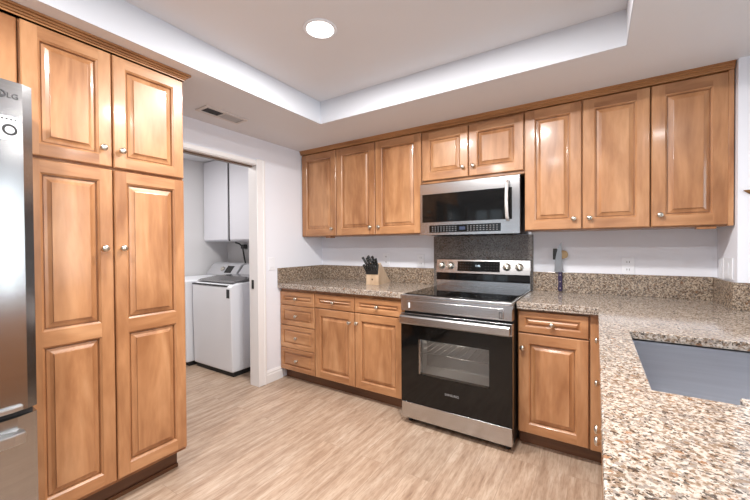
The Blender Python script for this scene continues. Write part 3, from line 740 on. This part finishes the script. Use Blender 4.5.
# ------------------------------------------------------------------ knife block and knives
kr = R(8)
t = thing('knife_block', 'beech knife block on the left countertop near the wall', 'knife block', (.865, -.319, ZC), None, kr)
m = MB(); side = [(0, 0), (.285, 0), (.050, .195), (.018, .182), (0, .098)]
m.poly([(-.061, p[0], p[1]) for p in side], (.122, 0, 0)); obj('block', m, block_m, t, local=True)
m = MB(); m.poly([(-.060, p[0], p[1]) for p in [(-.006, .094), (.0, .100), (.019, .181), (.008, .186), (-.016, .128)]], (.118, 0, 0)); obj('slot_face', m, plastic_b, t, local=True)
obj('emblem', MB().box(-.006, .004, -.0012, .001, .040, .056).box(-.010, .008, -.0011, .001, .046, .050), mat('burnt_mark', rgb(96, 70, 52), .6), t, local=True)
rm = Matrix.Rotation(kr, 4, 'Z')
for (x_, s_, z_, L_, lx, ly) in ((-.050, -.008, .120, .075, -.20, -.50), (-.030, -.006, .122, .078, -.10, -.50), (-.008, -.006, .122, .070, .02, -.50), (.016, -.006, .122, .072, .04, -.5), (.040, -.006, .122, .070, .06, -.5),
                               (-.044, .006, .160, .105, -.32, -.40), (-.022, .008, .168, .085, -.24, -.38), (.014, .008, .168, .112, -.34, -.40), (.034, .008, .170, .100, -.20, -.40), (.048, .010, .170, .075, -.06, -.42)):
        base = Vector((.865, -.319, ZC)) + rm.to_3x3() @ Vector((x_, s_, z_))
        dv = (rm.to_3x3() @ Vector((lx, ly, .83))).normalized()
        kt = thing('knife', 'black-handled kitchen knife standing in the beech knife block', 'knife', base, 'knives in the knife block')
        q = dv.to_track_quat('Z', 'Y').to_matrix().to_4x4()
        m = MB(); L = L_
        rings = []
        for (h, a_, b_) in ((0, .0055, .008), (.2, .006, .0095), (.5, .0065, .0105), (.8, .0065, .0095), (.95, .006, .0115), (1, .004, .009)):
            rings.append([m.b.verts.new(q @ Vector((sx * a_, sy * b_, h * L))) for sx, sy in ((1, 1), (-1, 1), (-1, -1), (1, -1))])
        for A_, B_ in zip(rings, rings[1:]):
            for i in range(4): m.b.faces.new((A_[i], A_[(i + 1) % 4], B_[(i + 1) % 4], B_[i]))
        m.b.faces.new(rings[0][::-1]); m.b.faces.new(rings[-1])
        hd = bevel(obj('handle', m, plastic_b, kt, local=True), .002)
        for h in (.25, .5, .75):
            obj('rivet', MB().lathe([(.0026, 0), (.0026, .0006), (0, .0008)], q @ Vector((.0066, 0, h * L)), q.to_3x3() @ Vector((1, 0, 0)), 8), chrome, hd, local=True)

# knife on the wall right of the range
KX = 2.334; KY = -.044
t = thing('magnetic_holder', 'dark magnetic knife holder on the wall behind the cleaver', 'knife holder', (2.30, -.02, 1.2))
obj('bar', MB().box(2.284, 2.312, -.040, -.001, 1.150, 1.232, .004), plastic_b, t)
tag(obj('wall_hook', MB().lathe([(.012, 0), (.012, .020), (.030, .024), (.031, .034), (.026, .038), (0, .039)], (2.352, -.001, 1.188), '-Y', 20), tan_m), 'round tan wooden wall hook behind the cleaver blade', 'hook')
t = thing('cleaver', 'wide-bladed kitchen knife with purple handle, upright on the wall', 'knife', (KX, KY, .915))
m = MB(); pts = [(-.042, 1.062), (.010, 1.056), (.004, 1.280), (-.006, 1.262), (-.024, 1.215), (-.036, 1.15)]
m.poly([(KX + p[0] + .002, KY, p[1]) for p in pts], (0, .003, 0)); obj('blade', m, blade_m, t)
m = MB(); pts = [(-.010, 1.062), (.010, 1.062), (.014, 1.02), (.011, .98), (.015, .935), (.010, .918), (-.012, .918), (-.016, .935), (-.012, .98), (-.015, 1.02)]
m.poly([(KX + p[0] - .001, KY - .008, p[1]) for p in pts], (0, .018, 0)); hd = bevel(obj('handle', m, purple_m, t), .004)
for z in (.942, .990, 1.038): obj('rivet', MB().lathe([(.0045, 0), (.0045, .001), (0, .0014)], (KX - .001, KY - .008, z), '-Y', 10), chrome, hd)

# ------------------------------------------------------------------ outlets and switches
def plate(fr, u, v, label, kind, w=.072, h=.118):
    t = thing('wall_outlet' if kind == 'outlet' else 'light_switch', label, 'outlet' if kind == 'outlet' else 'switch', fr.p(u, v, 0))
    def bx(m, u0, u1, v0, v1, w0, w1, bev=0):
        a, b_ = fr.p(u0, v0, w0), fr.p(u1, v1, w1)
        return m.box(min(a.x, b_.x), max(a.x, b_.x), min(a.y, b_.y), max(a.y, b_.y), min(a.z, b_.z), max(a.z, b_.z), bev)
    pl = obj('plate', bx(MB(), u - w / 2, u + w / 2, v - h / 2, v + h / 2, .0005, .006, .002), white_m, t)
    if kind == 'outlet':
        for s in (-1, 1):
            so = obj('socket', bx(MB(), u - .017, u + .017, v + s * .026 - .014, v + s * .026 + .014, .006, .0085, .001), white_m, t)
            m = MB()
            for k in (-.008, .005): bx(m, u + k, u + k + .003, v + s * .026 - .006, v + s * .026 + .007, .0083, .0089)
            obj('slot', m, dark_m, so)
    else:
        obj('rocker', bx(MB(), u - .017, u + .017, v - .034, v + .034, .006, .0095, .002), white_m, t)
    return t
bw = BACK(0, 0)
plate(bw, 2.738, 1.114, 'white wall outlet above the backsplash right of the cleaver', 'outlet')
plate(bw, .825, 1.128, 'white wall outlet above the knife block on the back wall', 'outlet')
plate(bw, 1.195, 1.122, 'white wall outlet between knife block and range', 'outlet')
rw = RIGHTF(XR, 0)
plate(rw, .100, 1.115, 'white switch plate in the right corner, nearer the back wall', 'switch', .085)
plate(rw, .228, 1.122, 'larger white switch plate in the right corner, nearer the room', 'switch', .14)
plate(LEFTF(0, 0), -.715, 1.10, 'white switch plate beside the doorway casing', 'switch')

# ornament on the right-hand wall face
m = MB(); pts = [(3.196, 1.536), (3.215, 1.538), (3.26, 1.530), (3.33, 1.535), (3.36, 1.55), (3.34, 1.512), (3.27, 1.492), (3.225, 1.514)]
m.poly([(p[0], YJ - .016, p[1]) for p in pts], (0, .014, 0)); 
tag(bevel(obj('wall_ornament', m, leaf_m), .004), 'bronze leaf-shaped wall ornament tip at the right edge', 'ornament')

# ------------------------------------------------------------------ ceiling fittings
t = thing('recessed_light', 'round lit recessed ceiling light in the tray ceiling', 'light', (1.33, -1.52, ZT))
obj('trim_ring', MB().lathe([(.088, 0), (.086, .004), (.074, .006), (.070, .003), (.070, 0)], (1.33, -1.52, ZT), '-Z', 36), white_m, t)
obj('lens', MB().lathe([(.070, 0), (.070, .0035), (.060, .005), (0, .0055)], (1.33, -1.52, ZT), '-Z', 36), lamp_m, t)
t = thing('ceiling_vent', 'rectangular white air vent in the soffit above the doorway', 'vent', (.25, -1.38, ZS))
m = MB(); vx0, vx1, vy0, vy1 = .180, .318, -1.535, -1.200; e = .022
for a in ((vx0, vx0 + e, vy0, vy1), (vx1 - e, vx1, vy0, vy1), (vx0 + e, vx1 - e, vy0, vy0 + e), (vx0 + e, vx1 - e, vy1 - e, vy1), (vx0 + e, vx1 - e, -1.384, -1.376)): m.box(a[0], a[1], a[2], a[3], ZS - .008, ZS - .0005)
obj('frame', m, paint('vent_paint', rgb(216, 212, 210)), t)
obj('duct_shade_plate', MB().box(vx0 + e, vx1 - e, vy0 + e, vy1 - e, ZS - .0022, ZS - .0005), black_m, t)  # flat black plate instead of a recess, the duct's shade as colour
m = MB()
for k in range(9):
    x = vx0 + e + .007 + k * .0125
    m.poly([(x, -1.376, ZS - .0075), (x + .009, -1.376, ZS - .003), (x + .0095, -1.376, ZS - .004), (x + .0005, -1.376, ZS - .0085)], (0, .145, 0))
obj('louver', m, grey_p, t)

# ------------------------------------------------------------------ laundry room
LX0, LX1, LYF = -1.040, -.385, -.870
t = thing('washer', 'white top-load washing machine with dark glass lid in the laundry', 'washing machine', (-.73, -.5, 0))
m = MB(); m.poly([(LX0, p[0], p[1]) for p in [(-.12, .045), (-.12, .905), (-.80, .905), (LYF + .02, .890), (LYF - .012, .870), (LYF - .012, .70), (LYF, .045)]], (LX1 - LX0, 0, 0))
bd = bevel(obj('cabinet', m, appl_w, t), .012, 3)
m = MB(); m.box(LX1 - .0005, LX1 + .003, -.74, -.66, .10, .82, .001); obj('side_panel_ridge', m, appl_w, bd)
obj('base', MB().box(LX0 + .02, LX1 - .01, LYF + .02, -.13, 0, .046), black_m, t)
m = MB(); m.poly([(LX0 + .02, p[0], p[1]) for p in [(-.36, .906), (-.36, .945), (-.60, .945), (-.80, .925), (-.845, .906)]], (LX1 - LX0 - .04, 0, 0)); 
ld = bevel(obj('lid', m, mat('smoked_lid', rgb(92, 90, 92), .12), t), .006)
obj('lid_trim', MB().box(LX0 + .004, LX1 - .06, LYF - .016, LYF + .02, .874, .886, .003), dark_m, t)
def console(t, x0, x1):
    m = MB(); m.poly([(x0, p[0], p[1]) for p in [(-.13, .90), (-.13, 1.055), (-.20, 1.060), (-.255, 1.040), (-.345, .925), (-.345, .90)]], (x1 - x0, 0, 0))
    c = bevel(obj('console', m, grey_p, t), .010, 3)
    def face(u0, u1, v0, v1, d=.003):
        P0, P1 = Vector((0, -.345, .925)), Vector((0, -.255, 1.040)); n = Vector((0, -.115, .09)).normalized()
        g = lambda u, v: (u, (P0 + (P1 - P0) * v + n * d).y, (P0 + (P1 - P0) * v + n * d).z)
        return MB().poly([g(u0, v0), g(u1, v0), g(u1, v1), g(u0, v1)], (0, .004, -.003))
    w_ = x1 - x0
    obj('display', face(x0 + w_ * .60, x0 + w_ * .82, .15, .85), black_glass, c)
    kb = MB().lathe([(.030, 0), (.027, .018), (.022, .022), (0, .023)], (x0 + w_ * .50, -.302, .984), (0, -.115, .09), 20)
    obj('dial', kb, chrome, c)
    return c
console(t, LX0 + .01, LX1 - .01)
obj('label', MB().box(-.448, -.402, LYF - .014, LYF - .0115, .765, .850, .001), ink_m, t)
DX0, DX1 = XL + .03, LX0 - .025
t = thing('dryer', 'white dryer left of the washer, partly hidden by the pantry', 'dryer', (-1.42, -.5, 0))
m = MB(); m.box(DX0, DX1, -.935, -.12, .045, .905); bevel(obj('cabinet', m, appl_w, t), .012, 3)
obj('base', MB().box(DX0 + .02, DX1 - .01, -.90, -.13, 0, .046), black_m, t)
console(t, DX0 + .01, DX1 - .01)
obj('door', MB().lathe([(.20, 0), (.20, .012), (.17, .02), (0, .022)], (-1.42, -.935, .52), '-Y', 32), grey_p, t)
def wcab(label, x0, x1):
    t = thing('laundry_cabinet', label, 'cabinet', ((x0 + x1) / 2, -.2, 1.33))
    obj('body', MB().box(x0, x1, -.335, -.014, 1.33, 2.343, .002), cab_w, t)
    obj('door', MB().box(x0 + .014, x1 - .004, -.354, -.335, 1.345, 2.335, .004), cab_w, t)
wcab('white laundry wall cabinet, left of the dark gap', XL + .003, -1.185)
wcab('white laundry wall cabinet, right of the dark gap', -1.165, -.55)
tag(obj('gap_shade_strip', MB().box(-1.1845, -1.1655, -.345, -.016, 1.33, 2.343), dark_m), 'dark strip painted as shade in the gap between the white laundry cabinets', 'strip')  # dark box stands in for the shade inside the gap
m = MB(); m.tube([(-1.40, -.10, 1.316), (-1.36, -.07, 1.30), (-1.31, -.06, 1.26), (-1.31, -.05, 1.20), (-1.29, -.05, 1.12), (-1.25, -.07, 1.08), (-1.22, -.08, 1.03)], .010, 8)
m.box(-1.335, -1.275, -.07, -.013, 1.235, 1.29, .006); m.lathe([(.022, 0), (.022, .05), (0, .052)], (-1.15, -.013, 1.10), '-Y', 14)
tag(obj('power_cord', m, plastic_b), 'black power cord and plug on the laundry wall above the machines', 'cord')
